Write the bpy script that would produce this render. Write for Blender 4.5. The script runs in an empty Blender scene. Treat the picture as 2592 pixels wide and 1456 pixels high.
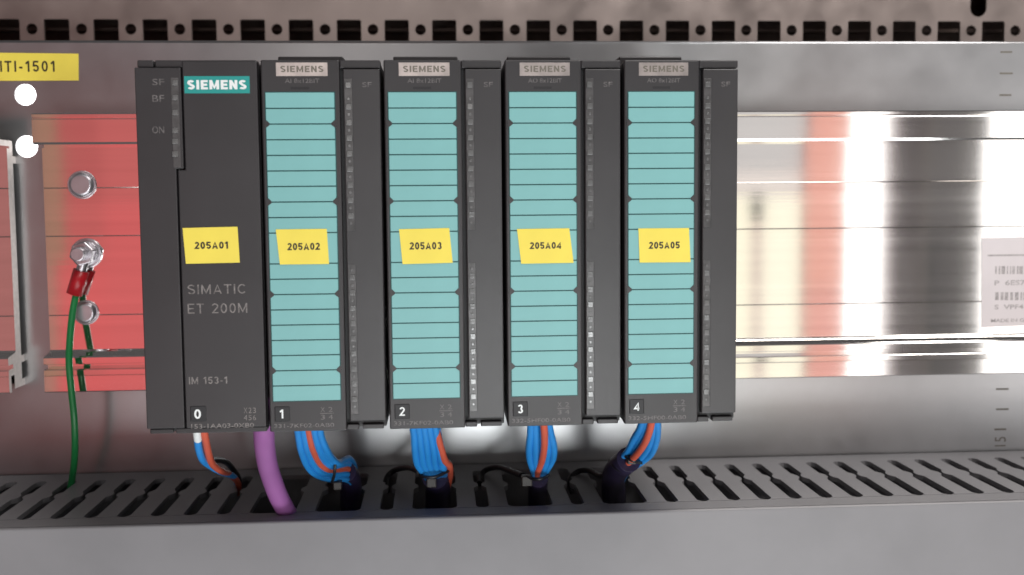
import bpy, bmesh, math, random
from mathutils import Vector, Matrix
random.seed(7)
S = 0.001                       # everything below is written in millimetres
col = bpy.context.scene.collection
sc = bpy.context.scene

# ---------------------------------------------------------------- camera
FPX = 2745.72
CAM = Vector((98.235, -363.83, 29.02))
RR = Vector((0.99771928, -0.06692562, -0.00878615))
UU = Vector((0.0138645, 0.07579836, 0.99702677))
FF = Vector((0.06606066, 0.99487465, -0.07655337))
cam = bpy.data.cameras.new('camera')
cam.sensor_width = 36; cam.lens = 36 * FPX / 2592
cam.clip_start = 0.01; cam.clip_end = 20
cam.dof.use_dof = True; cam.dof.focus_distance = 0.395; cam.dof.aperture_fstop = 13
co = bpy.data.objects.new('camera', cam); col.objects.link(co)
m = Matrix((RR, UU, -FF)).transposed().to_4x4(); m.translation = CAM * S
co.matrix_world = m
sc.camera = co
sc.view_settings.view_transform = 'Standard'; sc.view_settings.look = 'None'
sc.view_settings.exposure = 0; sc.view_settings.gamma = 1

def U(u, v, Y):
    """point of the photograph (2592 px wide) on the depth plane Y"""
    d = FF + RR * ((u - 1296) / FPX) - UU * ((v - 728) / FPX)
    return CAM + d * ((Y - CAM.y) / d.y)

# ---------------------------------------------------------------- light
w = bpy.data.worlds.new('World'); sc.world = w; w.use_nodes = True
w.node_tree.nodes['Background'].inputs[0].default_value = (1.0, 0.95, 0.96, 1)
w.node_tree.nodes['Background'].inputs[1].default_value = 0.095

def lamp(x0, x1, z0, z1, colr, rad, Y=-1200, name='lamp', flip=False):
    l = bpy.data.lights.new(name, 'AREA'); l.shape = 'RECTANGLE'
    l.size = abs(x1 - x0) * S; l.size_y = abs(z1 - z0) * S
    l.energy = rad * math.pi * l.size * l.size_y
    l.color = colr
    o = bpy.data.objects.new(name, l); col.objects.link(o)
    o.location = Vector(((x0 + x1) / 2, Y, (z0 + z1) / 2)) * S
    o.rotation_euler = (math.radians(90), 0, 0)
    return o
# windows and lit surfaces of the room behind the photographer, seen mirrored in the rail
lamp(-1400, -556, -325, 200, (1, .22, .19), .32, name='red_light')
lamp(-545, -503, -60, 200, (1, .42, .20), .30, name='amber_light')
lamp(-545, -520, -420, -60, (1, .38, .24), .38, name='amber_light')
lamp(-502, -440, 40, 200, (1, .07, .06), .42, name='red_light')
lamp(-502, -440, -60, 40, (1, .085, .075), .50, name='red_light')
lamp(-518, -440, -325, -60, (1, .07, .07), .62, name='red_light')
lamp(-440, -330, 40, 190, (1, .10, .09), .50, name='red_light')
lamp(-440, -330, -325, 40, (1, .08, .08), .60, name='red_light')
lamp(560, 619, -420, 40, (1, .95, .74), 1.15, name='cream_light')
lamp(619, 640, -420, 0, (1, .80, .68), .70, name='cream_light')
lamp(640, 706, -420, 40, (1, .95, .76), 1.15, name='cream_light')
lamp(560, 706, 42, 80, (1, .90, .84), .85, name='grey_light')
lamp(560, 706, 82, 205, (1, .96, .94), .60, name='grey_light')
lamp(711, 779, -420, -120, (1, .42, .34), .80, name='salmon_light')
lamp(711, 779, -118, 205, (1, .44, .34), .86, name='salmon_light')
lamp(782, 845, -420, 205, (1, .98, .96), 2.2, name='window_light')
lamp(846, 862, -420, 205, (1, .82, .82), .42, name='grey_light')
lamp(862, 915, -420, 205, (1, .66, .62), .03, name='grey_light')
lamp(884, 900, -420, -60, (1, .92, .84), .04, Y=-1195, name='grey_light')
lamp(916, 923, -420, 205, (1, .84, .68), .12, name='grey_light')
lamp(925, 985, -20, 205, (1, .88, .84), .06, name='grey_light')
lamp(940, 985, -420, -22, (1, .86, .80), .03, name='grey_light')
lamp(985, 1018, -420, 205, (1, .92, .84), .10, name='grey_light')
lamp(1019, 1650, -380, 205, (1, .98, .96), 2.2, name='window_light')
lamp(45, 400, -335, -140, (.96, 1, 1), 15.0, name='low_front_light')
lamp(400, 820, -560, -320, (1, .97, .94), 6.0, name='low_front_light')  # unseen lamp, like the two below, added to brighten the lower plate
lamp(-420, 45, -560, -320, (1, .93, .93), 3.0, name='low_front_light')
lamp(1000, 1500, -560, -390, (1, .93, .88), 3.0, name='low_front_light')
lamp(-200, 120, 150, 300, (1, .93, .89), 3.0, name='ceiling_light')
big = lamp(-400, 700, 750, 1150, (.98, .99, 1), 1.0, Y=-900, name='high_fill_light')  # unseen fill lamp added to lift the front faces
big.rotation_euler = (math.radians(50), 0, math.radians(20))
low = lamp(-300, 900, -1250, -650, (.95, .99, 1), 4.5, Y=-800, name='low_fill_light')  # added fill out of view, brightens the fronts from below
low.rotation_euler = (math.radians(132), 0, math.radians(10))
top = lamp(300, 1000, 700, 1100, (1, .96, .92), 13.0, Y=-330, name='overhead_light')
top.rotation_euler = (math.radians(22), 0, math.radians(40))

# ---------------------------------------------------------------- materials
def mat(name, color, rough=.5, metal=0., spec=.5, noise=0., nscale=60., bump=0., bscale=400., stretch=None, rnoise=0., coat=0., trans=0., aniso=0.):
    mm = bpy.data.materials.new(name); mm.use_nodes = True
    nt = mm.node_tree; b = nt.nodes['Principled BSDF']
    b.inputs['Base Color'].default_value = (*color, 1)
    b.inputs['Roughness'].default_value = rough
    b.inputs['Metallic'].default_value = metal
    b.inputs['Specular IOR Level'].default_value = spec
    b.inputs['Coat Weight'].default_value = coat
    b.inputs['Transmission Weight'].default_value = trans
    if aniso:      # rolled sheet: highlights stretch across the rolling direction
        b.inputs['Anisotropic'].default_value = aniso; b.inputs['Anisotropic Rotation'].default_value = .25
        tg = nt.nodes.new('ShaderNodeTangent'); tg.direction_type = 'RADIAL'; tg.axis = 'Z'
        nt.links.new(tg.outputs[0], b.inputs['Tangent'])
    tc = nt.nodes.new('ShaderNodeTexCoord'); mp = nt.nodes.new('ShaderNodeMapping')
    nt.links.new(tc.outputs['Object'], mp.inputs[0])
    if stretch: mp.inputs['Scale'].default_value = stretch
    if noise or rnoise:
        n = nt.nodes.new('ShaderNodeTexNoise'); n.inputs['Scale'].default_value = nscale; n.inputs['Detail'].default_value = 6
        nt.links.new(mp.outputs[0], n.inputs[0])
        if noise:
            r = nt.nodes.new('ShaderNodeMapRange'); r.inputs[1].default_value = .3; r.inputs[2].default_value = .7
            r.inputs[3].default_value = 1 - noise; r.inputs[4].default_value = 1 + noise
            nt.links.new(n.outputs[0], r.inputs[0])
            mx = nt.nodes.new('ShaderNodeVectorMath'); mx.operation = 'SCALE'
            mx.inputs[0].default_value = color; nt.links.new(r.outputs[0], mx.inputs['Scale'])
            nt.links.new(mx.outputs[0], b.inputs['Base Color'])
        if rnoise:
            r = nt.nodes.new('ShaderNodeMapRange'); r.inputs[1].default_value = .3; r.inputs[2].default_value = .7
            r.inputs[3].default_value = max(0, rough - rnoise); r.inputs[4].default_value = rough + rnoise
            nt.links.new(n.outputs[0], r.inputs[0]); nt.links.new(r.outputs[0], b.inputs['Roughness'])
    if bump:
        n = nt.nodes.new('ShaderNodeTexNoise'); n.inputs['Scale'].default_value = bscale; n.inputs['Detail'].default_value = 4
        nt.links.new(mp.outputs[0], n.inputs[0])
        bp = nt.nodes.new('ShaderNodeBump'); bp.inputs['Strength'].default_value = bump; bp.inputs['Distance'].default_value = .0002
        nt.links.new(n.outputs[0], bp.inputs['Height']); nt.links.new(bp.outputs[0], b.inputs['Normal'])
    return mm
M = dict(
    galv=mat('galvanised_steel', (.42, .42, .43), .30, .9, noise=.05, nscale=60, rnoise=.025, bump=.08, bscale=1200, aniso=.55),
    frame=mat('frame_steel', (.43, .36, .335), .36, .85, noise=.05, nscale=55, rnoise=.08),
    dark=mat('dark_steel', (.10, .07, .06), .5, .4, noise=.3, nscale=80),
    alu=mat('bright_aluminium', (.88, .86, .84), .06, 1., noise=.05, nscale=40, rnoise=.01, bump=.03, bscale=260, stretch=(.06, 1, 5)),
    alucut=mat('sawn_aluminium', (.86, .80, .77), .5, .35, noise=.1, nscale=400),
    plastic=mat('anthracite_plastic', (.027, .025, .027), .40, noise=.16, nscale=30, bump=.10, bscale=2500),
    plastic2=mat('anthracite_plastic_panel', (.034, .032, .034), .36, noise=.14, nscale=30, bump=.10, bscale=2500),
    gap=mat('black_plastic', (.012, .012, .014), .5),
    teal=mat('turquoise_card', (.185, .425, .425), .45, noise=.05, nscale=45),
    tealdark=mat('dark_turquoise_print', (.008, .07, .07), .5),
    petrol=mat('petrol_badge', (.015, .27, .25), .4, noise=.05),
    white=mat('white_print', (.75, .78, .78), .5),
    silver=mat('silver_print', (.52, .46, .44), .30, .75, noise=.15, nscale=300),
    greyprint=mat('grey_print', (.17, .155, .15), .5, noise=.5, nscale=900),
    dimprint=mat('dim_print', (.13, .12, .12), .5, noise=.5, nscale=900),
    olive=mat('dark_print', (.15, .135, .11), .5),
    yellow=mat('yellow_label', (.80, .65, .085), .5, noise=.05, nscale=60),
    black=mat('black_ink', (.03, .022, .01), .5, noise=.3, nscale=900),
    led=mat('smoky_light_guide', (.07, .067, .068), .28, spec=.45, noise=.4, nscale=220),
    lens=mat('glossy_light_guide_lens', (.11, .11, .11), .21, spec=.7, coat=.35, bump=.6, bscale=500, noise=.35, nscale=150),
    duct=mat('grey_duct_plastic', (.215, .21, .22), .45, noise=.06, nscale=35, bump=.08, bscale=1500),
    blue=mat('blue_insulation', (.02, .24, .64), .38, noise=.08, nscale=90),
    orange=mat('orange_insulation', (.55, .10, .055), .4, noise=.08, nscale=90),
    red=mat('red_insulation', (.50, .03, .03), .4),
    crimson=mat('crimson_sleeve', (.42, .008, .015), .35),
    purple=mat('violet_cable', (.30, .11, .31), .4, noise=.06, nscale=80),
    green=mat('green_insulation', (.014, .20, .055), .35),
    blackw=mat('black_nylon', (.012, .012, .014), .4),
    steel=mat('zinc_plated_steel', (.50, .47, .50), .33, .9, noise=.08, nscale=200),
    paper=mat('white_paper', (.62, .57, .58), .6, noise=.03),
    ink=mat('grey_ink', (.36, .33, .33), .6, noise=.3, nscale=900),
    wireshade=mat('dark_violet_shade', (.022, .016, .045), .4, noise=.3, nscale=250, bump=.3, bscale=700),  # shade on the wire ends, put into the colour
    tiegrey=mat('grey_nylon', (.04, .037, .034), .45),
    copper=mat('tinned_copper', (.60, .42, .30), .3, 1.),
)

# ---------------------------------------------------------------- mesh helpers
def link(name, me, mt=None, parent=None, loc=None):
    o = bpy.data.objects.new(name, me); col.objects.link(o)
    if mt is not None and len(me.materials) == 0: me.materials.append(mt)
    if parent is not None: o.parent = parent
    if loc is not None: o.location = Vector(loc) * S
    return o
def thing(name, label, cat, loc=(0, 0, 0), group=None, rot=(0, 0, 0)):
    o = bpy.data.objects.new(name, None); col.objects.link(o); o.empty_display_size = .01
    o.location = Vector(loc) * S; o.rotation_euler = rot
    o['label'] = label; o['category'] = cat
    if group: o['group'] = group
    return o
def tag(o, label, cat, group=None, kind=None):
    if label: o['label'] = label
    if cat: o['category'] = cat
    if group: o['group'] = group
    if kind: o['kind'] = kind
    return o
def bmbox(bm, x0, x1, y0, y1, z0, z1, bevel=0., seg=2):
    vs = [bm.verts.new(Vector(p) * S) for p in ((x0, y0, z0), (x1, y0, z0), (x1, y1, z0), (x0, y1, z0), (x0, y0, z1), (x1, y0, z1), (x1, y1, z1), (x0, y1, z1))]
    fs = [bm.faces.new([vs[i] for i in f]) for f in ((0, 1, 5, 4), (1, 2, 6, 5), (2, 3, 7, 6), (3, 0, 4, 7), (4, 5, 6, 7), (3, 2, 1, 0))]
    if bevel:
        es = list({e for f in fs for e in f.edges})
        bmesh.ops.bevel(bm, geom=es, offset=bevel * S, segments=seg, profile=.5, affect='EDGES')
def boxes(*bs, bevel=.3, seg=2):
    bm = bmesh.new()
    for b in bs: bmbox(bm, *b[:6], bevel=b[6] if len(b) > 6 else bevel, seg=seg)
    me = bpy.data.meshes.new('box'); bm.to_mesh(me); bm.free(); return me
def prism(pts, axis, a, b, bevel=0.):
    """polygon extruded along an axis. axis X: pts are (y,z); Y: (x,z); Z: (x,y)"""
    bm = bmesh.new()
    def P(p, t): return Vector({'X': (t, p[0], p[1]), 'Y': (p[0], t, p[1]), 'Z': (p[0], p[1], t)}[axis]) * S
    A = [bm.verts.new(P(p, a)) for p in pts]; B = [bm.verts.new(P(p, b)) for p in pts]
    n = len(pts)
    f1 = bm.faces.new(A); bm.faces.new(B[::-1])
    for i in range(n): bm.faces.new((A[i], B[i], B[(i + 1) % n], A[(i + 1) % n]))
    bmesh.ops.recalc_face_normals(bm, faces=bm.faces)
    if bevel:
        es = [e for e in bm.edges if e.calc_face_angle(0) > .5]
        bmesh.ops.bevel(bm, geom=es, offset=bevel * S, segments=2, profile=.5, affect='EDGES')
    me = bpy.data.meshes.new('prism'); bm.to_mesh(me); bm.free(); return me
def circle(cx, cz, r, n=40): return [(cx + r * math.cos(t * 2 * math.pi / n), cz + r * math.sin(t * 2 * math.pi / n)) for t in range(n)]
def sheet(outer, holes, y0, th):
    """plate in the XZ plane with real holes"""
    cu = bpy.data.curves.new('sheet', 'CURVE'); cu.dimensions = '2D'; cu.fill_mode = 'BOTH'; cu.extrude = th / 2 * S
    for poly in [outer] + holes:
        sp = cu.splines.new('POLY'); sp.points.add(len(poly) - 1); sp.use_cyclic_u = True
        for i, p in enumerate(poly): sp.points[i].co = (p[0] * S, p[1] * S, 0, 1)
    t = bpy.data.objects.new('t', cu); col.objects.link(t)
    dg = bpy.context.evaluated_depsgraph_get(); me = bpy.data.meshes.new_from_object(t.evaluated_get(dg))
    bpy.data.objects.remove(t); bpy.data.curves.remove(cu)
    me.transform(Matrix.Rotation(math.radians(90), 4, 'X')); me.transform(Matrix.Translation((0, (y0 + th / 2) * S, 0)))
    return me
def spline(pts, n=8):
    P = [Vector(p) for p in pts]; P = [P[0] * 2 - P[1]] + P + [P[-1] * 2 - P[-2]]
    out = []
    for i in range(1, len(P) - 2):
        for k in range(n):
            t = k / n; a, b, c, d = P[i - 1:i + 3]
            out.append(.5 * ((2 * b) + (c - a) * t + (2 * a - 5 * b + 4 * c - d) * t * t + (3 * b - a - 3 * c + d) * t ** 3))
    out.append(P[-2]); return out
def tube(pts, r, seg=14, n=8, smooth=True):
    pts = spline(pts, n) if smooth else [Vector(p) for p in pts]
    bm = bmesh.new(); rings = []; up = Vector((0.1, 1, .2)).normalized()
    for i, p in enumerate(pts):
        t = (pts[min(i + 1, len(pts) - 1)] - pts[max(i - 1, 0)]).normalized()
        a = t.cross(up).normalized(); b = a.cross(t).normalized()
        up = b
        rings.append([bm.verts.new((p + a * (r * math.cos(k * 2 * math.pi / seg)) + b * (r * math.sin(k * 2 * math.pi / seg))) * S) for k in range(seg)])
    for A, B in zip(rings, rings[1:]):
        for k in range(seg): bm.faces.new((A[k], A[(k + 1) % seg], B[(k + 1) % seg], B[k]))
    bm.faces.new(rings[0][::-1]); bm.faces.new(rings[-1])
    bmesh.ops.recalc_face_normals(bm, faces=bm.faces)
    for f in bm.faces: f.smooth = len(f.verts) == 4
    me = bpy.data.meshes.new('tube'); bm.to_mesh(me); bm.free(); return me
def disc(cx, cz, r, y0, y1, n=36, bevel=.4): return prism(circle(cx, cz, r, n), 'Y', y0, y1, bevel)

def lettering(txt, box, Y, mt, parent, off=(0, 0, 0), bold=0., name='lettering', rot=0., spacing=1.0, shear=0.):
    """flat print: text fitted into box (x0,x1,z0,z1) in mm, on plane Y (parent space offset off)"""
    cu = bpy.data.curves.new('t', 'FONT'); cu.body = txt; cu.align_x = 'LEFT'; cu.offset = bold; cu.space_character = spacing; cu.resolution_u = 3
    t = bpy.data.objects.new('t', cu); col.objects.link(t)
    dg = bpy.context.evaluated_depsgraph_get(); me = bpy.data.meshes.new_from_object(t.evaluated_get(dg))
    bpy.data.objects.remove(t); bpy.data.curves.remove(cu)
    if rot: me.transform(Matrix.Rotation(rot, 4, 'Z'))
    xs = [v.co.x for v in me.vertices]; ys = [v.co.y for v in me.vertices]
    ax, bx, ay, by = min(xs), max(xs), min(ys), max(ys)
    x0, x1, z0, z1 = box
    for v in me.vertices:
        a = (v.co.x - ax) / (bx - ax); b = (v.co.y - ay) / (by - ay)
        v.co = Vector((x0 + (x1 - x0) * a + shear * b - off[0], Y - off[1], z0 + (z1 - z0) * b - off[2])) * S
    o = link(name, me, mt, parent); o['writing'] = 1
    return o
def arcp(cx, cy, rx, ry, a0, a1, n=12):
    return [(cx + rx * math.cos(math.radians(a0 + (a1 - a0) * k / n)), cy + ry * math.sin(math.radians(a0 + (a1 - a0) * k / n))) for k in range(n + 1)]
def glyphs(t):
    h = t / 2; lo, hi, md = h, 1 - h, .5
    g = {}
    g['I'] = (t, [[(h, 0), (h, 1)]])
    g['E'] = (.58, [[(.58, lo), (h, lo), (h, hi), (.58, hi)], [(h, md), (.53, md)]])
    g['T'] = (.62, [[(0, hi), (.62, hi)], [(.31, hi), (.31, 0)]])
    g['N'] = (.66, [[(h, 0), (h, 1)], [(.66 - h, 0), (.66 - h, 1)], [(h, .97), (.66 - h, .03)]])
    g['M'] = (.80, [[(h, 0), (h, 1)], [(.8 - h, 0), (.8 - h, 1)], [(h, .96), (.4, .12), (.8 - h, .96)]])
    g['A'] = (.70, [[(h * .9, 0), (.35, .98), (.7 - h * .9, 0)], [(.17, .28), (.53, .28)]])
    g['C'] = (.68, [arcp(.37, .5, .37 - h, .5 - h, 42, 318, 20)])
    g['S'] = (.62, [arcp(.31, .74 - h * .2, .31 - h, .26 - h * .8, 25, 200, 10) + arcp(.31, .26 + h * .2, .31 - h, .26 - h * .8, 80, -155, 14)])
    g['-'] = (.34, [[(.02, .38), (.32, .38)]])
    g['0'] = (.56, [arcp(.28, .5, .28 - h, .5 - h, 0, 360, 24)])
    g['1'] = (.40, [[(.04, .72), (.26, .95)], [(.28, 0), (.28, 1)]])
    g['2'] = (.56, [arcp(.28, .72 - h * .3, .28 - h, .28 - h * .7, 165, -30, 12) + [(h, lo), (.56, lo)]])
    g['3'] = (.56, [arcp(.27, .74 - h * .3, .26 - h, .26 - h * .7, 160, -80, 12), arcp(.28, .27, .28 - h, .27 - h, 80, -160, 12)])
    g['4'] = (.58, [[(.44, 0), (.44, .95), (.05, .26), (.58, .26)]])
    g['5'] = (.56, [[(.52, hi), (.13, hi), (.08, .56)] + arcp(.28, .33, .28 - h, .33 - h, 125, -160, 14)])
    g[' '] = (.30, [])
    return g
def stroked(txt, box, Y, mt, parent, off=(0, 0, 0), t=.17, name='lettering', gap=.16):
    """bold grotesque letters from strokes, fitted into box"""
    G = glyphs(t); tot = 0; pos = []
    for ch in txt: pos.append(tot); tot += G[ch][0] + gap
    tot -= gap; x0, x1, z0, z1 = box; sx = (x1 - x0) / tot; sz = z1 - z0
    vs = []; fs = []; kk = 0
    for ch, ox in zip(txt, pos):
        for pl in G[ch][1]:
            P_ = [Vector((p[0], p[1])) for p in pl]; n = len(P_); closed = (P_[0] - P_[-1]).length < 1e-4
            base = len(vs); kk += 1; dy = .008 * (kk % 3)
            for i_ in range(n):
                a = P_[i_ - 1] if i_ > 0 else (P_[-2] if closed else P_[0]); b = P_[i_ + 1] if i_ < n - 1 else (P_[1] if closed else P_[-1])
                d1 = (P_[i_] - a); d2 = (b - P_[i_])
                d1 = d1.normalized() if d1.length > 1e-6 else d2.normalized(); d2 = d2.normalized() if d2.length > 1e-6 else d1
                n1 = Vector((-d1.y, d1.x)); n2 = Vector((-d2.y, d2.x)); m_ = n1 + n2
                m_ = m_.normalized() if m_.length > 1e-3 else n1; m_ = m_ * min(2.0, 1 / max(.35, m_.dot(n1)))
                for sg in (1, -1):
                    q = P_[i_] + m_ * (sg * t / 2)
                    vs.append(Vector((x0 + (ox + q.x) * sx - off[0], Y - dy - off[1], z0 + min(1.0, max(0., q.y)) * sz - off[2])) * S)
            for i_ in range(n - 1): fs.append((base + 2 * i_, base + 2 * i_ + 1, base + 2 * i_ + 3, base + 2 * i_ + 2))
    me = bpy.data.meshes.new('lettering'); me.from_pydata(vs, [], fs); me.update()
    return link(name, me, mt, parent)
def pxbox(u0, u1, v0, v1, Y=0):
    a = U(u0, (v0 + v1) / 2, Y); b = U(u1, (v0 + v1) / 2, Y); c = U((u0 + u1) / 2, v0, Y); d = U((u0 + u1) / 2, v1, Y)
    return (a.x, b.x, d.z, c.z)
def quad_label(q, Y, th, mt, parent, off=(0, 0, 0), name='yellow_label'):
    pts = [(p.x - off[0], p.z - off[2]) for p in (U(*c, Y) for c in q)]
    return link(name, prism(pts, 'Y', Y - off[1], Y + th - off[1]), mt, parent)

# ================================================================ SETTING
PLATE = 123.
ZT = U(1296, 103, PLATE).z
h1 = U(64, 240, PLATE); h2 = U(67.5, 371, PLATE)
plate = link('mounting_plate', sheet([(-300, -300), (900, -300), (900, ZT - 1.2), (-300, ZT - 1.2)],
             [circle(h1.x, h1.z, 4.55), circle(h2.x, h2.z, 4.7)], PLATE, 2.), M['galv'])
tag(plate, 'galvanised steel mounting plate behind the modules', None, kind='structure')
# rounded fold along the top of the plate
arc = [(PLATE, ZT - 1.2)] + [(PLATE + 1.2 - 1.2 * math.cos(t), ZT - 1.2 + 1.2 * math.sin(t)) for t in [k * math.pi / 16 for k in range(1, 9)]] + [(PLATE + 22, ZT), (PLATE + 22, ZT - 1.6), (PLATE + 1.4, ZT - 1.6), (PLATE + 1.0, ZT - 1.9)]
me = prism(arc, 'X', -300, 900)
for p in me.polygons: p.use_smooth = len(p.vertices) == 4
link('folded_edge', me, M['galv'], plate)
# ruler ticks printed at the right of the plate
for (u, v, L) in ((2547, 132, 30), (2547, 186, 33), (2545, 241, 30), (2537, 985, 32), (2537, 1036, 32), (2532, 1087, 30)):
    b = pxbox(u - L / 2, u + L / 2, v - 2.2, v + 2.2, PLATE)
    link('ruler_tick', boxes((b[0], b[1], PLATE - .06, PLATE + .02, b[2], b[3]), bevel=0), M['olive'], plate)
lettering('15', pxbox(2518, 2546, 1106, 1130, PLATE), PLATE - .05, M['olive'], plate, rot=math.radians(90), name='ruler_number')
# light coming through the two plate holes
em = bpy.data.materials.new('lit_diffuser'); em.use_nodes = True
eb = em.node_tree.nodes['Principled BSDF']; eb.inputs['Emission Color'].default_value = (1, .97, .97, 1); eb.inputs['Emission Strength'].default_value = 5.
bo = ((h1.x + h2.x) / 2 - 10, 150, (h1.z + h2.z) / 2)
bl_ = thing('light_fitting', 'bright white light shining through the two round holes in the plate', 'light', bo)
def _em():
    me = boxes((-16, 16, 0, 3, -24, 24), bevel=.6); me.materials.append(em); return me

# punched frame section above and behind the plate
UPY = 220.
xc0 = U(80.7, 76, UPY).x; xc = [xc0 + 25. * k for k in range(-7, 41)]
xq = [x + 12.5 for x in xc]
zc = U(1160, 75.5, UPY).z; zs1 = U(1160, 51, UPY).z; zs0 = zs1 - 13.
holes = [circle(x, zc, 2.85, 24) for x in xc ]
def rrect(x0, x1, z0, z1, r=.9):
    o = []
    for cx, cz, a in ((x1 - r, z1 - r, 0), (x0 + r, z1 - r, 90), (x0 + r, z0 + r, 180), (x1 - r, z0 + r, 270)):
        for k in range(5): t = math.radians(a + k * 22.5); o.append((cx + r * math.cos(t), cz + r * math.sin(t)))
    return o
holes += [rrect(x - 6.4, x + 6.4, zs0, zs1) for x in xq]
ov = U(2476, 43, UPY); r = 4.6
for k in (0,):
    holes.append([(ov.x + r * math.cos(math.radians(a)), ov.z + r + r * math.sin(math.radians(a))) for a in range(180, 361, 15)] +
                 [(ov.x + r * math.cos(math.radians(a)), ov.z + r + 22 + r * math.sin(math.radians(a))) for a in range(0, 181, 15)])
fr = thing('punched_frame_rail', 'galvanised frame rail with square and round punched holes above the mounting plate', 'rail', (0, UPY, 60))
off = (0, UPY, 60)
f1 = link('punched_face', sheet([(-320, 40), (930, 40), (930, 190), (-320, 190)], holes, UPY, 1.6), M['frame'], fr, (-off[0], -off[1], -off[2]))
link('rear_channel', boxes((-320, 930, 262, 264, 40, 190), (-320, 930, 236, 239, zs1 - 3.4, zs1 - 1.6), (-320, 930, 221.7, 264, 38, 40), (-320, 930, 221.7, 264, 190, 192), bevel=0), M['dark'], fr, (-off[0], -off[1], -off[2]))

link('diffuser', _em(), None, bl_)
link('housing', boxes((-18, 18, 3.05, 12, -26, 26), bevel=.6), M['dark'], bl_)

# ================================================================ MOUNTING RAIL
WEB = 113.5; STR = 103.; LOW = 105.
zt = U(1900, 281, STR).z; zsb = U(1900, 357, STR).z
zwt = zsb + .4
zled = U(1900, 860, WEB).z; zb0 = U(1900, 872.5, LOW).z
zg1 = U(1900, 892, LOW).z; zg2 = U(1900, 903, LOW).z; zl = U(1900, 919, LOW).z; zbot = U(1900, 959, LOW).z
gro = [U(1900, v, WEB).z for v in (463, 580, 772)]
prof = [(119.5, zsb + 2.5), (STR + 2.5, zsb + 2.5), (STR + 2.5, zt), (STR + .5, zt), (STR, zt - .5), (STR, zt - 1.6), (STR + .45, zt - 2.0), (STR, zt - 2.6), (STR, zsb + .9), (STR + .4, zsb), (WEB + 2.5, zsb), (WEB + 2.5, zsb - .9), (WEB, zsb - .9)]
for g in gro: prof += [(WEB, g + .22), (WEB + .45, g), (WEB, g - .22)]
prof += [(WEB, zled + .8), (WEB - .8, zled), (LOW + .6, zb0), (LOW, zb0 - .6), (LOW, zg1 + .3), (LOW + .3, zg1), (LOW + 5, zg1), (LOW + 5, zg2), (LOW + .7, zg2), (LOW + .2, zg2 - .5),
         (LOW, zl + .15), (LOW + .35, zl), (LOW, zl - .2), (LOW, zbot + .4), (LOW + .4, zbot), (LOW + 2.5, zbot), (LOW + 2.5, zbot + 7), (111, zbot + 7), (111, zbot + 1), (PLATE - .1, zbot + 1),
         (PLATE - .1, zbot + 4), (119.5, zbot + 4), (119.5, zb0 - 4), (PLATE - .1, zb0 - 4), (PLATE - .1, zb0 - 1), (119.5, zb0 - 1), (119.5, zsb - 7), (PLATE - .1, zsb - 7), (PLATE - .1, zsb - 4), (119.5, zsb - 4)]
RX = U(100, 600, 108).x
def rail(label, x0, x1, cutend=None):
    t = thing('mounting_rail', label, 'rail', ((x0 + x1) / 2, PLATE, zbot), group='aluminium mounting rails across the plate')
    o = ((x0 + x1) / 2, PLATE, zbot)
    me = prism([(y - PLATE, z - zbot) for y, z in prof], 'X', x0 - o[0], x1 - o[0])
    me.materials.append(M['alu']); me.materials.append(M['alucut'])
    for p in me.polygons:
        if abs(p.normal.x) > .9: p.material_index = 1
    link('extrusion', me, None, t)
    return t, o
RL = U(27, 600, WEB).x
xe = [U(88, 320, STR).x, U(115, 600, WEB).x, U(104, 940, LOW).x]
main_rail, ro = rail('long bright aluminium rail carrying the dark modules', sum(xe) / 3, 800)
left_rail, lo = rail('short end of a second bright rail at the left edge of the photo', -300, RL)

# paper sticker with bar codes on the rail
st = quad_label([(2485, 603), (2760, 595), (2760, 818), (2485, 829)], WEB - .12, .1, M['paper'], main_rail, ro, 'paper_label')
st.location = Vector((0, 0, 0))
def ink(u0, u1, v0, v1, name='printed_bar'):
    b = pxbox(u0, u1, v0, v1, WEB - .13)
    link(name, boxes((b[0] - ro[0], b[1] - ro[0], WEB - .16 - ro[1], WEB - .10 - ro[1], b[2] - ro[2], b[3] - ro[2]), bevel=0), M['ink'], st)
ink(2500, 2740, 643.5, 647.5)
random.seed(3)
for (v0, v1) in ((674, 694), (740, 760)):
    u = 2519.
    while u < 2740:
        wd = random.choice((2.5, 4, 7, 9)); ink(u, u + wd, v0, v1, 'bar'); u += wd + random.choice((2, 3, 5))
lettering('P  6ES7 390', pxbox(2517, 2640, 709, 722, WEB), WEB - .16, M['ink'], st, ro, bold=.02)
lettering('S  VPF4', pxbox(2517, 2590, 771, 783, WEB), WEB - .16, M['ink'], st, ro, bold=.02)
lettering('MADE IN GERMANY', pxbox(2508, 2660, 806, 815, WEB), WEB - .16, M['ink'], st, ro, bold=.02)

# ================================================================ WIRING DUCT
ZD = -88.45; YF = 40.3; YB = 109.2; YS = 51.
dx0 = -73.85
duct = thing('wiring_duct', 'grey slotted plastic wiring duct running under the modules', 'duct', (120, 80, -170))
do = Vector((120, 80, -170))
def dl(me, name, mt=None):
    me.transform(Matrix.Translation(-do * S)); return link(name, me, mt or M['duct'], duct)
dl(boxes((-250, 820, YB, 121.2, ZD - 2, ZD), bevel=0), 'rear_strip')
dl(boxes((-250, 820, YF, YS, ZD - 2, ZD), bevel=.5), 'front_strip')
dl(boxes((-250, 820, YF - 2.2, YF - .1, -300, ZD + .25), (-250, 820, YF - .3, YF + 5.5, ZD + .02, ZD + .3, .1), bevel=.9, seg=3), 'cover')
dl(boxes((-250, 820, 119.2, 121.1, -200, ZD - 2.1), (-250, 820, YF + .1, PLATE - 2.3, -168, -166), bevel=0), 'base')
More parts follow.
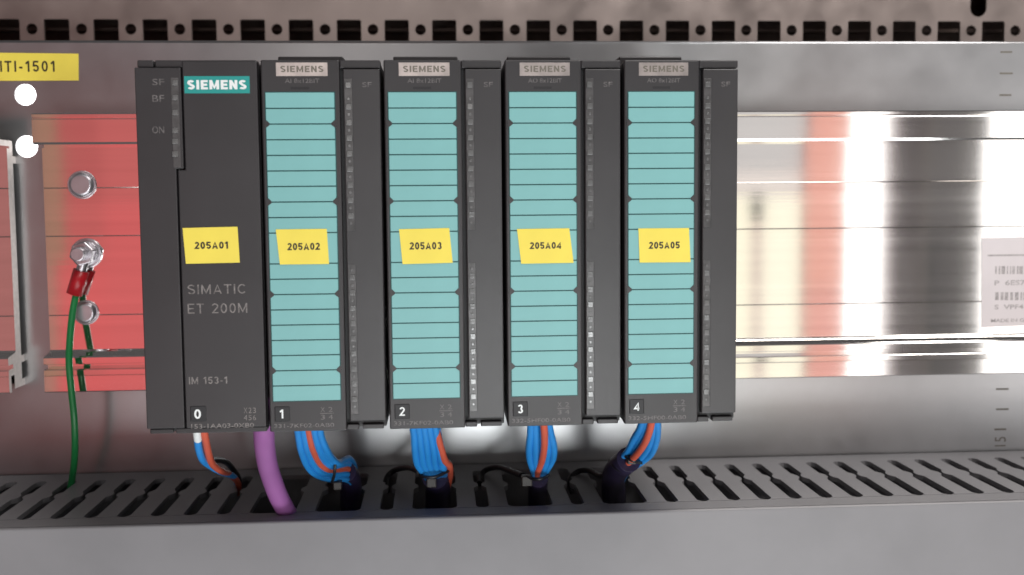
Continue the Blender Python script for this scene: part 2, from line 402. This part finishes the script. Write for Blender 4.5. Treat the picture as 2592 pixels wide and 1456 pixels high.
def hw(y):     # half width of a slot at depth y
    pts = [(YS, .9), (YS + 1.0, 2.2), (YS + 2.2, 2.55), (80, 2.55), (82.5, 1.2), (83.5, .75), (86.5, .75), (87.5, 1.2), (90, 2.4), (YB - 2, 2.35), (YB - .8, 1.6), (YB, .8)]
    return pts
miss = {8, 10, 13, 16, 19}
fcache = None
for k in range(-13, 71):
    if k in miss: continue
    if fcache is None:
        p = hw(0)
        L = [(w_, y) for y, w_ in p]; R_ = [(12.5 - w_, y) for y, w_ in p]
        fcache = prism(L + R_[::-1], 'Z', ZD - 2 - do.z, ZD - do.z)
        fcache.materials.append(M['duct'])
    link('finger', fcache, None, duct, (dx0 + 12.5 * k - do.x, -do.y, 0))

# ================================================================ MODULES
Z0 = -46.5
def mx(u, v, i, Y=0): p = U(u, v, Y); return p.x - 40 * i
cache = {}
def cm(key, fn):
    if key not in cache: cache[key] = fn()
    return cache[key]
# row edges of the label strip (local z)
ZS1, ZS0 = 66.15 - Z0, -36.0 - Z0
rows = [ZS1 - (ZS1 - ZS0) * k / 20 for k in range(21)]
NOTCH = (2, 7, 13, 18)
def io_module(i, code, tagtxt, tagq, tagtb, kindtxt, label, order):
    O = (40. * i, 0., Z0)
    t = thing('input_output_module', label, 'module', O, group='dark io modules with turquoise label strips')
    H = 76.8 - Z0
    link('body', cm('body', lambda: boxes((.5, 39.5, 3, 112, 0.6, H - .6), (26.2, 39.5, .8, 6, H - 2.6, H), (26.2, 30.2, 1., 6, 0, 1.9), (31.4, 38.6, 1., 6, .1, 1.8), (4, 10, 108, 118, 4, H - 6), (30, 36, 108, 118, 4, H - 6), bevel=.35)), M['plastic'], t)
    link('vent_block', cm('vent', lambda: boxes((2.9, 25.5, 24, 90, H - 1, H + 4.3), bevel=.4)), M['plastic'], t)
    # hinged front door (with thumb recess)
    dmesh = cm('door', lambda: boxes((.6, 26.1, 0, 4.5, 0, H), bevel=.45))
    d = link('front_door', dmesh, M['plastic'], t)
    link('thumb_slot', cm('thumb', lambda: boxes((10.2, 16.2, -.06, .3, 67.2 - Z0, 68.0 - Z0), bevel=0)), M['gap'], d)
    # label strip
    s = link('label_strip', cm('strip', lambda: boxes((1.75, 24.6, -.12, .2, ZS0 - .3, ZS1 + .3), bevel=.05)), M['tealdark'], t)
    edges = [0, 1, 2, 3, 4, 5, 6, 7, 8, 9, 11, 12, 13, 14, 15, 16, 17, 18, 19, 20]
    for a, b in zip(edges, edges[1:]):
        z1, z0 = rows[a] - (.0 if a == 0 else .22), rows[b] + (.0 if b == 20 else .22)
        nt_, nb_ = a in NOTCH, b in NOTCH
        def mk(nt_=nt_, nb_=nb_, h=z1 - z0):
            c = 1.15; x0, x1 = 2.05, 24.3; e = .12
            pts = []
            pts += [(x0 + c, 0), (x1 - c, 0), (x1, c)] if nb_ else [(x0 + e, 0), (x1 - e, 0), (x1, e)]
            pts += [(x1, h - c * .8), (x1 - c, h), (x0 + c, h), (x0, h - c * .8)] if nt_ else [(x1, h - e), (x1 - e, h), (x0 + e, h), (x0, h - e)]
            pts += [(x0, c)] if nb_ else [(x0, e)]
            return prism(pts, 'Y', -.24, -.1)
        link('label_field', cm(('f', nt_, nb_, round(z1 - z0, 2)), mk), M['teal'], s, (0, 0, z0))
    for n in NOTCH:
        for sx in (0, 1):
            def mk(sx=sx):
                x0 = 1.5 if sx == 0 else 24.85; x1 = 3.1 if sx == 0 else 23.25
                return prism([(x0, -1.4), (x0 + (x1 - x0) * .25, -1.25), (x1, -.35), (x1, .35), (x0 + (x1 - x0) * .25, 1.25), (x0, 1.4)], 'Y', -.34, .05)
            link('retaining_tab', cm(('tab', sx), mk), M['plastic'], s, (0, 0, rows[n]))
    # LED panel on the right
    pn = link('led_panel', cm('panel', lambda: boxes((27.3, 39.3, -.2, 4.5, -43.3 - Z0, 73.8 - Z0), bevel=.35)), M['plastic2'], t)
    link('seam_shade', cm('seam_shade', lambda: boxes((26.2, 27.4, 2.9, 3.1, 2.0, H - 2.7), (26.2, 39.4, 2.9, 3.1, 1.4, 3.5), (26.2, 39.4, 2.9, 3.1, H - 3.2, H - 2.5), bevel=0)), M['gap'], t)  # black strips stand in for the shade inside the gaps
    lw = 2.55; lx = 27.65
    segs = ((70.6, 20.6), (9.5, -40.9))
    for (a, b) in segs:
        g = link('led_window', cm(('lw', a), lambda a=a, b=b: boxes((lx, lx + lw, -.3, 0, b - Z0, a - Z0), bevel=.08)), M['led'], pn)
        g2 = link('window_edge', cm(('le', a), lambda a=a, b=b: boxes((lx - .12, lx + lw + .12, -.23, 0, b - .14 - Z0, b - .02 - Z0), (lx + lw + .02, lx + lw + .14, -.23, 0, b - .14 - Z0, a + .1 - Z0), bevel=0)), M['gap'], pn)
    dots = [64.1 - 5.12 * k for k in range(9)] + [7.7 - 5.12 * k for k in range(10)]
    sq = [68.6] + [61.54 - 5.12 * k for k in range(8)] + [5.14 - 5.12 * k for k in range(9)]
    rnd = random.Random(i)
    for z in sq:
        q = link('led_lens', cm('lens', lambda: boxes((-.95, .95, -.12, .05, -.95, .95), bevel=.18)), M['lens'], pn, (lx + lw / 2 + .05, -.32, z - Z0))
        q.rotation_euler = (rnd.uniform(-.02, .02), 0, rnd.uniform(-.03, .03))
    for z in dots:
        link('led', cm('dot', lambda: disc(0, 0, .5, -.14, .05, 12, .1)), M['lens'], pn, (lx + lw / 2, -.32, z - Z0))
    # print
    def L(txt, bx, mt, par=t, Y=-.04, **k): return lettering(txt, (bx[0] + O[0], bx[1] + O[0], bx[2], bx[3]), Y, mt, par, O, **k)
    bd = link('maker_badge', cm('badge', lambda: boxes((5.6, 22.3, -.05, .05, 71.55 - Z0, 75.9 - Z0), bevel=0)), M['silver'], t)
    stroked('SIEMENS', (7.0 + O[0], 21.0 + O[0], 72.8, 74.85), -.09, M['olive'], bd, O, t=.2)
    L(kindtxt, (8.4, 19.6, 69.3, 70.7), M['dimprint'], d)
    L('SF', (33.6, 36.6, 67.9, 69.5), M['dimprint'], pn, Y=-.24)
    nb = link('slot_number', cm('nb', lambda: boxes((2.3, 7.4, -.2, .2, -43.0 - Z0, -37.9 - Z0), bevel=.25)), M['gap'], t)
    stroked(str(i), ((4.0 if i == 1 else 3.95) + O[0], (5.3 if i == 1 else 5.75) + O[0], -41.9, -38.9), -.24, M['white'], nb, O, t=.17)
    L('X', (17.6, 19.0, -40.0, -38.4), M['dimprint'], d); L('2', (20.2, 21.6, -40.0, -38.4), M['dimprint'], d)
    L('3', (17.6, 19.0, -42.6, -41.0), M['dimprint'], d); L('4', (20.2, 21.6, -42.6, -41.0), M['dimprint'], d)
    link('grid_line', cm('gl', lambda: boxes((17.4, 22.0, -.04, .05, -40.62 - Z0, -40.42 - Z0), bevel=0)), M['dimprint'], d)
    L(order, (2.0, 22.0, -45.2, -43.8), M['dimprint'], d, bold=.01)
    # yellow marker
    y = quad_label(tagq, -.4, .12, M['yellow'], t, O)
    tb = pxbox(*tagtb); stroked(tagtxt, tb, -.44, M['black'], y, O, t=.2, gap=.13)
    return t
mods = [
 (1, 'AI', '205A02', [(698, 581), (827, 579.5), (833, 668.5), (708.5, 670)], (728, 810, 615, 633), 'AI 8x12BIT', 'dark io module in slot 1 with yellow tag 205A02 on its turquoise strip', '331-7KF02-0AB0'),
 (2, 'AI', '205A03', [(1010, 580.5), (1137, 577.5), (1146, 665.5), (1019, 669)], (1037, 1118, 613, 631.5), 'AI 8x12BIT', 'dark io module in slot 2 with yellow tag 205A03 on its turquoise strip', '331-7KF02-0AB0'),
 (3, 'AO', '205A04', [(1308.5, 580), (1441, 578), (1452, 665.5), (1319.5, 668)], (1341, 1420, 613, 630), 'AO 8x12BIT', 'dark io module in slot 3 with yellow tag 205A04 on its turquoise strip', '332-5HF00-0AB0'),
 (4, 'AO', '205A05', [(1616, 578.5), (1744, 577.5), (1748, 664), (1619, 665)], (1642, 1720, 612, 629.5), 'AO 8x12BIT', 'dark io module in slot 4 with yellow tag 205A05, last of the row', '332-5HF00-0AB0')]
for mdef in mods: io_module(*mdef)

# interface module
O = (0., 0., Z0); H = 76.8 - Z0
im = thing('interface_module', 'dark interface module in slot 0 with green maker badge and yellow tag 205A01', 'module', O)
link('body', boxes((.7, 39.6, 3, 112, .6, H - .6), (.9, 6, .8, 6, H - 2.3, H), (6.6, 39.4, .8, 6, H - 2.3, H), (.9, 8.5, 1, 6, .1, 1.7), (9.4, 39.4, 1, 6, 0, 1.8), (4, 10, 108, 118, 4, H - 6), (30, 36, 108, 118, 4, H - 6), bevel=.35), M['plastic'], im)
zc_ = U(445, 427, 0).z - Z0; zp1 = 74.3 - Z0
link('led_panel', prism([(.2, 2.0), (12.5, 2.0), (12.5, zc_), (14.9, zc_), (14.9, zp1), (.2, zp1)], 'Y', -.2, 4.5, .3), M['plastic'], im)
ip = im.children[-1]
fd = link('front_door', prism([(13.0, 1.9), (39.4, 1.9), (39.4, H - .4), (15.4, H - .4), (15.4, zc_ - .5), (13.0, zc_ - .5)], 'Y', 0, 4.5, .35), M['plastic'], im)
lb = pxbox(436, 455, 197, 424)
link('led_window', boxes((lb[0], lb[1], -.3, 0, lb[2] - Z0, lb[3] - Z0), bevel=.08), M['led'], ip)
for v in (210, 247, 285, 330, 358, 390):
    p = U(444, v, 0)
    link('led_lens', cm('lens', None), M['lens'], ip, (p.x, -.32, p.z - Z0))
for s_, v0, v1 in (('SF', 200, 216), ('BF', 241, 258), ('ON', 320, 338)):
    lettering(s_, pxbox(386, 416, v0, v1), -.24, M['dimprint'], ip, O)
gb = pxbox(466.5, 632, 193, 236.5)
bd = link('maker_badge', boxes((gb[0], gb[1], -.06, .05, gb[2] - Z0, gb[3] - Z0), bevel=0), M['petrol'], im)
stroked('SIEMENS', pxbox(474, 624, 203, 226.5), -.1, M['white'], bd, O, t=.23, gap=.13)
stroked('SIMATIC', pxbox(475, 622, 720, 744), -.04, M['greyprint'], fd, O, t=.12, gap=.2)
stroked('ET 200M', pxbox(475, 626, 768, 793), -.04, M['greyprint'], fd, O, t=.12, gap=.2)
stroked('IM 153-1', pxbox(478, 576, 954, 972), -.04, M['greyprint'], fd, O, t=.16)
nb_ = pxbox(482, 522, 1028, 1067)
nb = link('slot_number', boxes((nb_[0], nb_[1], -.2, .2, nb_[2] - Z0, nb_[3] - Z0), bevel=.25), M['gap'], im)
stroked('0', pxbox(492, 509, 1036, 1060), -.24, M['white'], nb, O, t=.17)
for s_, b_ in (('X', (617, 626, 1032, 1046)), ('2', (629, 637, 1032, 1046)), ('3', (640, 648, 1032, 1046)), ('4', (617, 626, 1051, 1064)), ('5', (629, 637, 1051, 1064)), ('6', (640, 648, 1051, 1064))):
    lettering(s_, pxbox(*b_), -.04, M['greyprint'], fd, O)
lettering('153-1AA03-0XB0', pxbox(484, 643, 1072, 1084), -.04, M['greyprint'], fd, O, bold=.01)
y = quad_label([(462, 577.5), (601, 574), (607, 665), (470.5, 668)], -.2, .12, M['yellow'], im, O)
stroked('205A01', pxbox(493, 578, 612, 630), -.24, M['black'], y, O, t=.2, gap=.13)

# yellow marker stuck on the plate
yo = U(100, 170, PLATE); yo = (yo.x, PLATE, yo.z)
yl = thing('marker_label', 'yellow label printed ITI-1501 stuck on the plate above the two bright holes', 'label', yo)
yq = quad_label([(-60, 133), (198.5, 136), (199, 204), (-60, 205)], PLATE - .25, .15, M['yellow'], yl, yo, 'yellow_backing')
stroked('ITI-1501', pxbox(1, 140, 154.5, 182, PLATE), PLATE - .3, M['black'], yq, yo, t=.16, gap=.24)

# ================================================================ BOLTS AND EARTH WIRE
def bolt(u, v, r, label, hh, Y=WEB, stud=False):
    c = U(u, v, Y); t = thing('bolt', label, 'bolt', (c.x, Y, c.z), group='plated bolts on the left end of the rail')
    if stud:
        link('washer', disc(0, 0, 6.4, -1.3, -.02, 40, .25), M['steel'], t)
        link('spring_washer', disc(0, 0, 5.3, -2.6, -1.32, 40, .4), M['steel'], t)
        hexp = [(5.3 * math.cos(math.radians(a)), 5.3 * math.sin(math.radians(a))) for a in range(15, 375, 60)]
        link('hex_nut', prism(hexp, 'Y', -7.5, -2.62, .5), M['steel'], t)
        link('threaded_stud', disc(0, 0, 3.0, -13, -7.3, 24, .5), M['steel'], t)
    else:
        bm = bmesh.new()
        prof_ = [(0, -hh), (r * .72, -hh), (r * .9, -hh * .85), (r * .98, -hh * .5), (r, -.02)]
        n = 40; rings = []
        for (rr, yy) in prof_[1:]:
            rings.append([bm.verts.new(Vector((rr * math.cos(k * 2 * math.pi / n), yy, rr * math.sin(k * 2 * math.pi / n))) * S) for k in range(n)])
        bm.faces.new(rings[0])
        for A, B in zip(rings, rings[1:]):
            for k in range(n): bm.faces.new((A[k], A[(k + 1) % n], B[(k + 1) % n], B[k])).smooth = True
        bmesh.ops.recalc_face_normals(bm, faces=bm.faces)
        me = bpy.data.meshes.new('head'); bm.to_mesh(me); bm.free()
        link('bolt_head', me, M['steel'], t)
        link('washer', disc(0, 0, r + .7, -.6, -.01, 40, .2), M['steel'], t)
    return t
bolt(208, 468, 5.3, 'round headed bolt at the top of the row of three', 2.6)
bolt(220, 641, 5, 'hex nut on a threaded stud above the red crimp sleeve', 3, stud=True)
bolt(218, 791, 4.7, 'round headed bolt behind the green wire, below the hex nut', 2.8)

def px(*pts): return [U(a, b, c) for a, b, c in pts]
def parts_of(name, label, cat, base, items, group=None):
    t = thing(name, label, cat, base, group)
    for nm, me, mt, lb_ in items:
        me.transform(Matrix.Translation(-Vector(base) * S)); o = link(nm, me, mt, t)
        if lb_: o['label'] = lb_
    return t
b = U(200, 740, 100)
lug = U(212, 665, 108)
def band(pts, w, th):      # flat strip following points, width along x
    return prism([(-w / 2, 0), (w / 2, 0), (w / 2, 1), (-w / 2, 1)], 'Y', 0, th)
parts_of('earth_wire', 'green earth wire with red crimp sleeve hanging from the hex nut', 'wire', (b.x, b.y, b.z), [
    ('green_insulation', tube(px((195, 735, 110), (184, 790, 106.5), (177, 860, 102), (175, 920, 99), (181, 990, 98), (188, 1060, 97), (190, 1120, 98), (188, 1170, 101), (182, 1215, 104), (176, 1250, 104)), 1.42), M['green'], None),
    ('crimp_sleeve', tube(px((206, 685, 109.3), (188, 745, 109.6)), 3.3, seg=20, smooth=False), M['crimson'], None),
    ('cable_lug', tube(px((216, 655, 109.5), (208, 676, 109.2), (204, 692, 109.3)), 2.2), M['steel'], None)])

# ================================================================ WIRES UNDER THE MODULES
c = U(667, 1095, 14)
t = parts_of('violet_cable', 'thick violet bus cable dropping from between the first two modules into the duct', 'cable', (c.x, c.y, c.z), [
    ('sheath', tube(px((666, 1000, 8), (666, 1050, 10), (668, 1095, 14), (670, 1130, 20), (677, 1175, 30), (689, 1215, 38), (704, 1255, 44), (722, 1290, 50), (734, 1312, 56), (742, 1345, 64)), 3.65, seg=24), M['purple'], None)])
c = U(510, 1095, 14)
parts_of('supply_wires', 'blue wire with white ferrule and red wire under the module in slot 0', 'wires', (c.x, c.y, c.z), [
    ('ferrule', tube(px((498, 1080, 8), (499, 1100, 9), (501, 1114, 11)), 1.35), M['white'], None),
    ('blue_wire', tube(px((500, 1112, 11), (503, 1135, 16), (512, 1162, 26), (530, 1178, 40), (560, 1195, 60), (588, 1205, 80), (600, 1222, 95), (598, 1250, 98)), 1.3), M['blue'], None),
    ('red_wire', tube(px((515, 1080, 8), (520, 1110, 12), (527, 1145, 22), (536, 1172, 34), (556, 1190, 52), (582, 1202, 76), (602, 1222, 92), (603, 1250, 97)), 1.3), M['orange'], None),
    ('dark_wire', tube(px((532, 1165, 50), (552, 1164, 70), (575, 1172, 84), (592, 1192, 92), (604, 1214, 97), (602, 1250, 98)), 1.25), M['blackw'], None)])

def bundle(label, wires, ties, heads, base, arcs=(), shades=()):
    it = []
    for k, (mt, pts) in enumerate(wires):
        it.append(('wire', tube(px(*pts), 1.32), M[mt], 'orange wire' if mt == 'orange' else 'blue wire'))
    for pts, r_ in ties: it.append(('cable_tie', tube(px(*pts), r_, seg=8), M['blackw'], None))
    for (u, v, Y, s_) in heads:
        p = U(u, v, Y); it.append(('tie_head', boxes((p.x - s_, p.x + s_, Y - 2, Y + 2, p.z - s_, p.z + s_), bevel=.4), M['tiegrey'], None))
    for pts, r_ in shades: it.append(('shade_tube', tube(px(*pts), r_, seg=20), M['wireshade'], None))  # dark tubes added over the wire ends in place of shade in the duct
    for pts in arcs: it.append(('tie_tail', tube(px(*pts), 1.25, seg=10), M['blackw'], None))
    return parts_of('wire_bundle', label, 'wires', base, it, group='blue wire bundles below the modules')
def lerpw(a, b, n, mts, jit=0):
    out = []
    rr = random.Random(5)
    for k in range(n):
        f = k / (n - 1)
        out.append((mts[k], [tuple(p[i] * (1 - f) + q[i] * f + (rr.uniform(-jit, jit) if i == 0 and j > 0 else 0) for i in range(3)) for j, (p, q) in enumerate(zip(a, b))]))
    return out
# slot 1
A = [(752, 1080, 10), (756, 1105, 16), (762, 1140, 26), (778, 1180, 42), (802, 1203, 54), (840, 1212, 60), (876, 1214, 66), (892, 1232, 72), (893, 1265, 76)]
B = [(808, 1080, 10), (813, 1105, 16), (824, 1135, 26), (840, 1160, 42), (856, 1172, 54), (872, 1164, 62), (884, 1162, 70), (897, 1186, 80), (897, 1240, 84)]
ws = lerpw(A, B, 5, ['blue', 'blue', 'orange', 'blue', 'blue'], 1)
ws += lerpw([(p[0] + 4, p[1] + 2, p[2] + 4) for p in A], [(p[0] - 4, p[1] + 6, p[2] + 4) for p in B], 5, ['blue'] * 5, 2)
c = U(790, 1090, 14)
bundle('bundle of blue wires under slot 1, bent right and tied beside the violet cable', ws,
       [([(840, 1222, 54), (846, 1202, 50), (848, 1180, 48), (846, 1165, 50), (842, 1158, 58)], .6)], [(855, 1228, 60, 1.6)], (c.x, c.y, c.z), (),
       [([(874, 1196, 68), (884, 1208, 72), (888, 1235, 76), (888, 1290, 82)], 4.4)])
# slot 2
A = [(1044, 1075, 10), (1048, 1100, 16), (1050, 1140, 28), (1056, 1175, 42), (1073, 1200, 56), (1086, 1220, 68), (1096, 1250, 76), (1098, 1280, 80)]
B = [(1100, 1075, 10), (1105, 1100, 16), (1112, 1140, 28), (1116, 1170, 42), (1119, 1192, 56), (1120, 1212, 68), (1120, 1240, 76), (1118, 1280, 80)]
ws = lerpw(A, B, 5, ['blue'] * 5, 1)
ws += [('orange', [(1098, 1075, 12), (1107, 1100, 16), (1115, 1130, 24), (1126, 1165, 38), (1138, 1180, 52), (1138, 1210, 66), (1128, 1250, 76)])]
ws += lerpw([(p[0] + 5, p[1] + 2, p[2] + 4) for p in A], [(p[0] + 6, p[1] + 6, p[2] + 4) for p in B], 4, ['blue'] * 4, 2)
c = U(1080, 1090, 14)
bundle('straight bundle of blue wires with one orange under slot 2', ws,
       [([(1062, 1202, 52), (1080, 1208, 48), (1105, 1206, 48), (1135, 1192, 54)], .65)], [(1092, 1220, 58, 1.9)], (c.x, c.y, c.z),
       [[(980, 1245, 90), (976, 1222, 94), (984, 1202, 98), (1006, 1188, 96), (1035, 1184, 84), (1062, 1194, 66)]],
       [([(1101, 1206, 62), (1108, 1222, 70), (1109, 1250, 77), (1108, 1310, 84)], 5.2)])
# slot 3
A = [(1343, 1068, 10), (1343, 1095, 16), (1339, 1135, 28), (1341, 1165, 42), (1350, 1195, 56), (1352, 1215, 66), (1350, 1245, 74), (1350, 1280, 80)]
B = [(1388, 1068, 10), (1394, 1095, 16), (1402, 1130, 26), (1399, 1160, 38), (1385, 1188, 52), (1376, 1212, 64), (1372, 1245, 74), (1370, 1280, 80)]
ws = lerpw(A, B, 5, ['blue', 'blue', 'orange', 'blue', 'blue'], 1)
ws[2] = ('orange', [(1376, 1068, 9), (1378, 1095, 13), (1378, 1130, 24), (1372, 1165, 38), (1362, 1192, 52), (1358, 1212, 64), (1360, 1245, 74), (1360, 1280, 80)])
ws += lerpw([(p[0] + 4, p[1] + 2, p[2] + 5) for p in A], [(p[0] - 4, p[1] + 4, p[2] + 5) for p in B], 5, ['blue'] * 5, 2)
c = U(1370, 1080, 14)
bundle('tapering bundle of blue wires around an orange one under slot 3', ws,
       [([(1335, 1205, 56), (1348, 1212, 50), (1370, 1212, 48), (1390, 1203, 54)], .65)], [(1333, 1216, 58, 2.1)], (c.x, c.y, c.z),
       [[(1214, 1225, 92), (1216, 1205, 100), (1232, 1189, 102), (1262, 1183, 94), (1290, 1192, 82), (1325, 1205, 66)]],
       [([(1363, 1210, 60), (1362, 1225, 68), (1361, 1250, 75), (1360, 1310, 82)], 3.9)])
# slot 4
A = [(1628, 1060, 10), (1620, 1085, 18), (1602, 1115, 30), (1590, 1140, 42), (1565, 1170, 56), (1542, 1190, 68), (1536, 1220, 78), (1545, 1260, 84)]
B = [(1662, 1060, 10), (1665, 1085, 16), (1662, 1115, 26), (1648, 1148, 38), (1620, 1172, 50), (1588, 1195, 62), (1570, 1225, 74), (1568, 1262, 82)]
ws = lerpw(A, B, 5, ['blue', 'blue', 'orange', 'blue', 'blue'], 1)
ws[2] = ('orange', [(1650, 1060, 8), (1646, 1085, 12), (1634, 1118, 22), (1614, 1148, 34), (1590, 1172, 48), (1566, 1190, 62), (1556, 1222, 76), (1556, 1262, 84)])
ws += lerpw([(p[0] + 4, p[1] + 3, p[2] + 5) for p in A], [(p[0] - 4, p[1] + 2, p[2] + 5) for p in B], 5, ['blue'] * 5, 2)
c = U(1640, 1075, 14)
bundle('bundle of blue wires under slot 4 slanting left into the duct, tied in black', ws,
       [([(1578, 1150, 50), (1590, 1160, 42), (1608, 1168, 40), (1626, 1172, 48)], .7), ([(1545, 1165, 60), (1556, 1180, 52), (1575, 1192, 50), (1592, 1194, 58)], 1.0),
        ([(1552, 1160, 60), (1565, 1174, 52), (1584, 1186, 50), (1602, 1188, 58)], .8)],
       [(1598, 1162, 44, 1.7)], (c.x, c.y, c.z),
       [[(1450, 1250, 90), (1443, 1225, 92), (1448, 1206, 96), (1468, 1192, 98), (1494, 1192, 92), (1520, 1204, 80), (1545, 1200, 66)]],
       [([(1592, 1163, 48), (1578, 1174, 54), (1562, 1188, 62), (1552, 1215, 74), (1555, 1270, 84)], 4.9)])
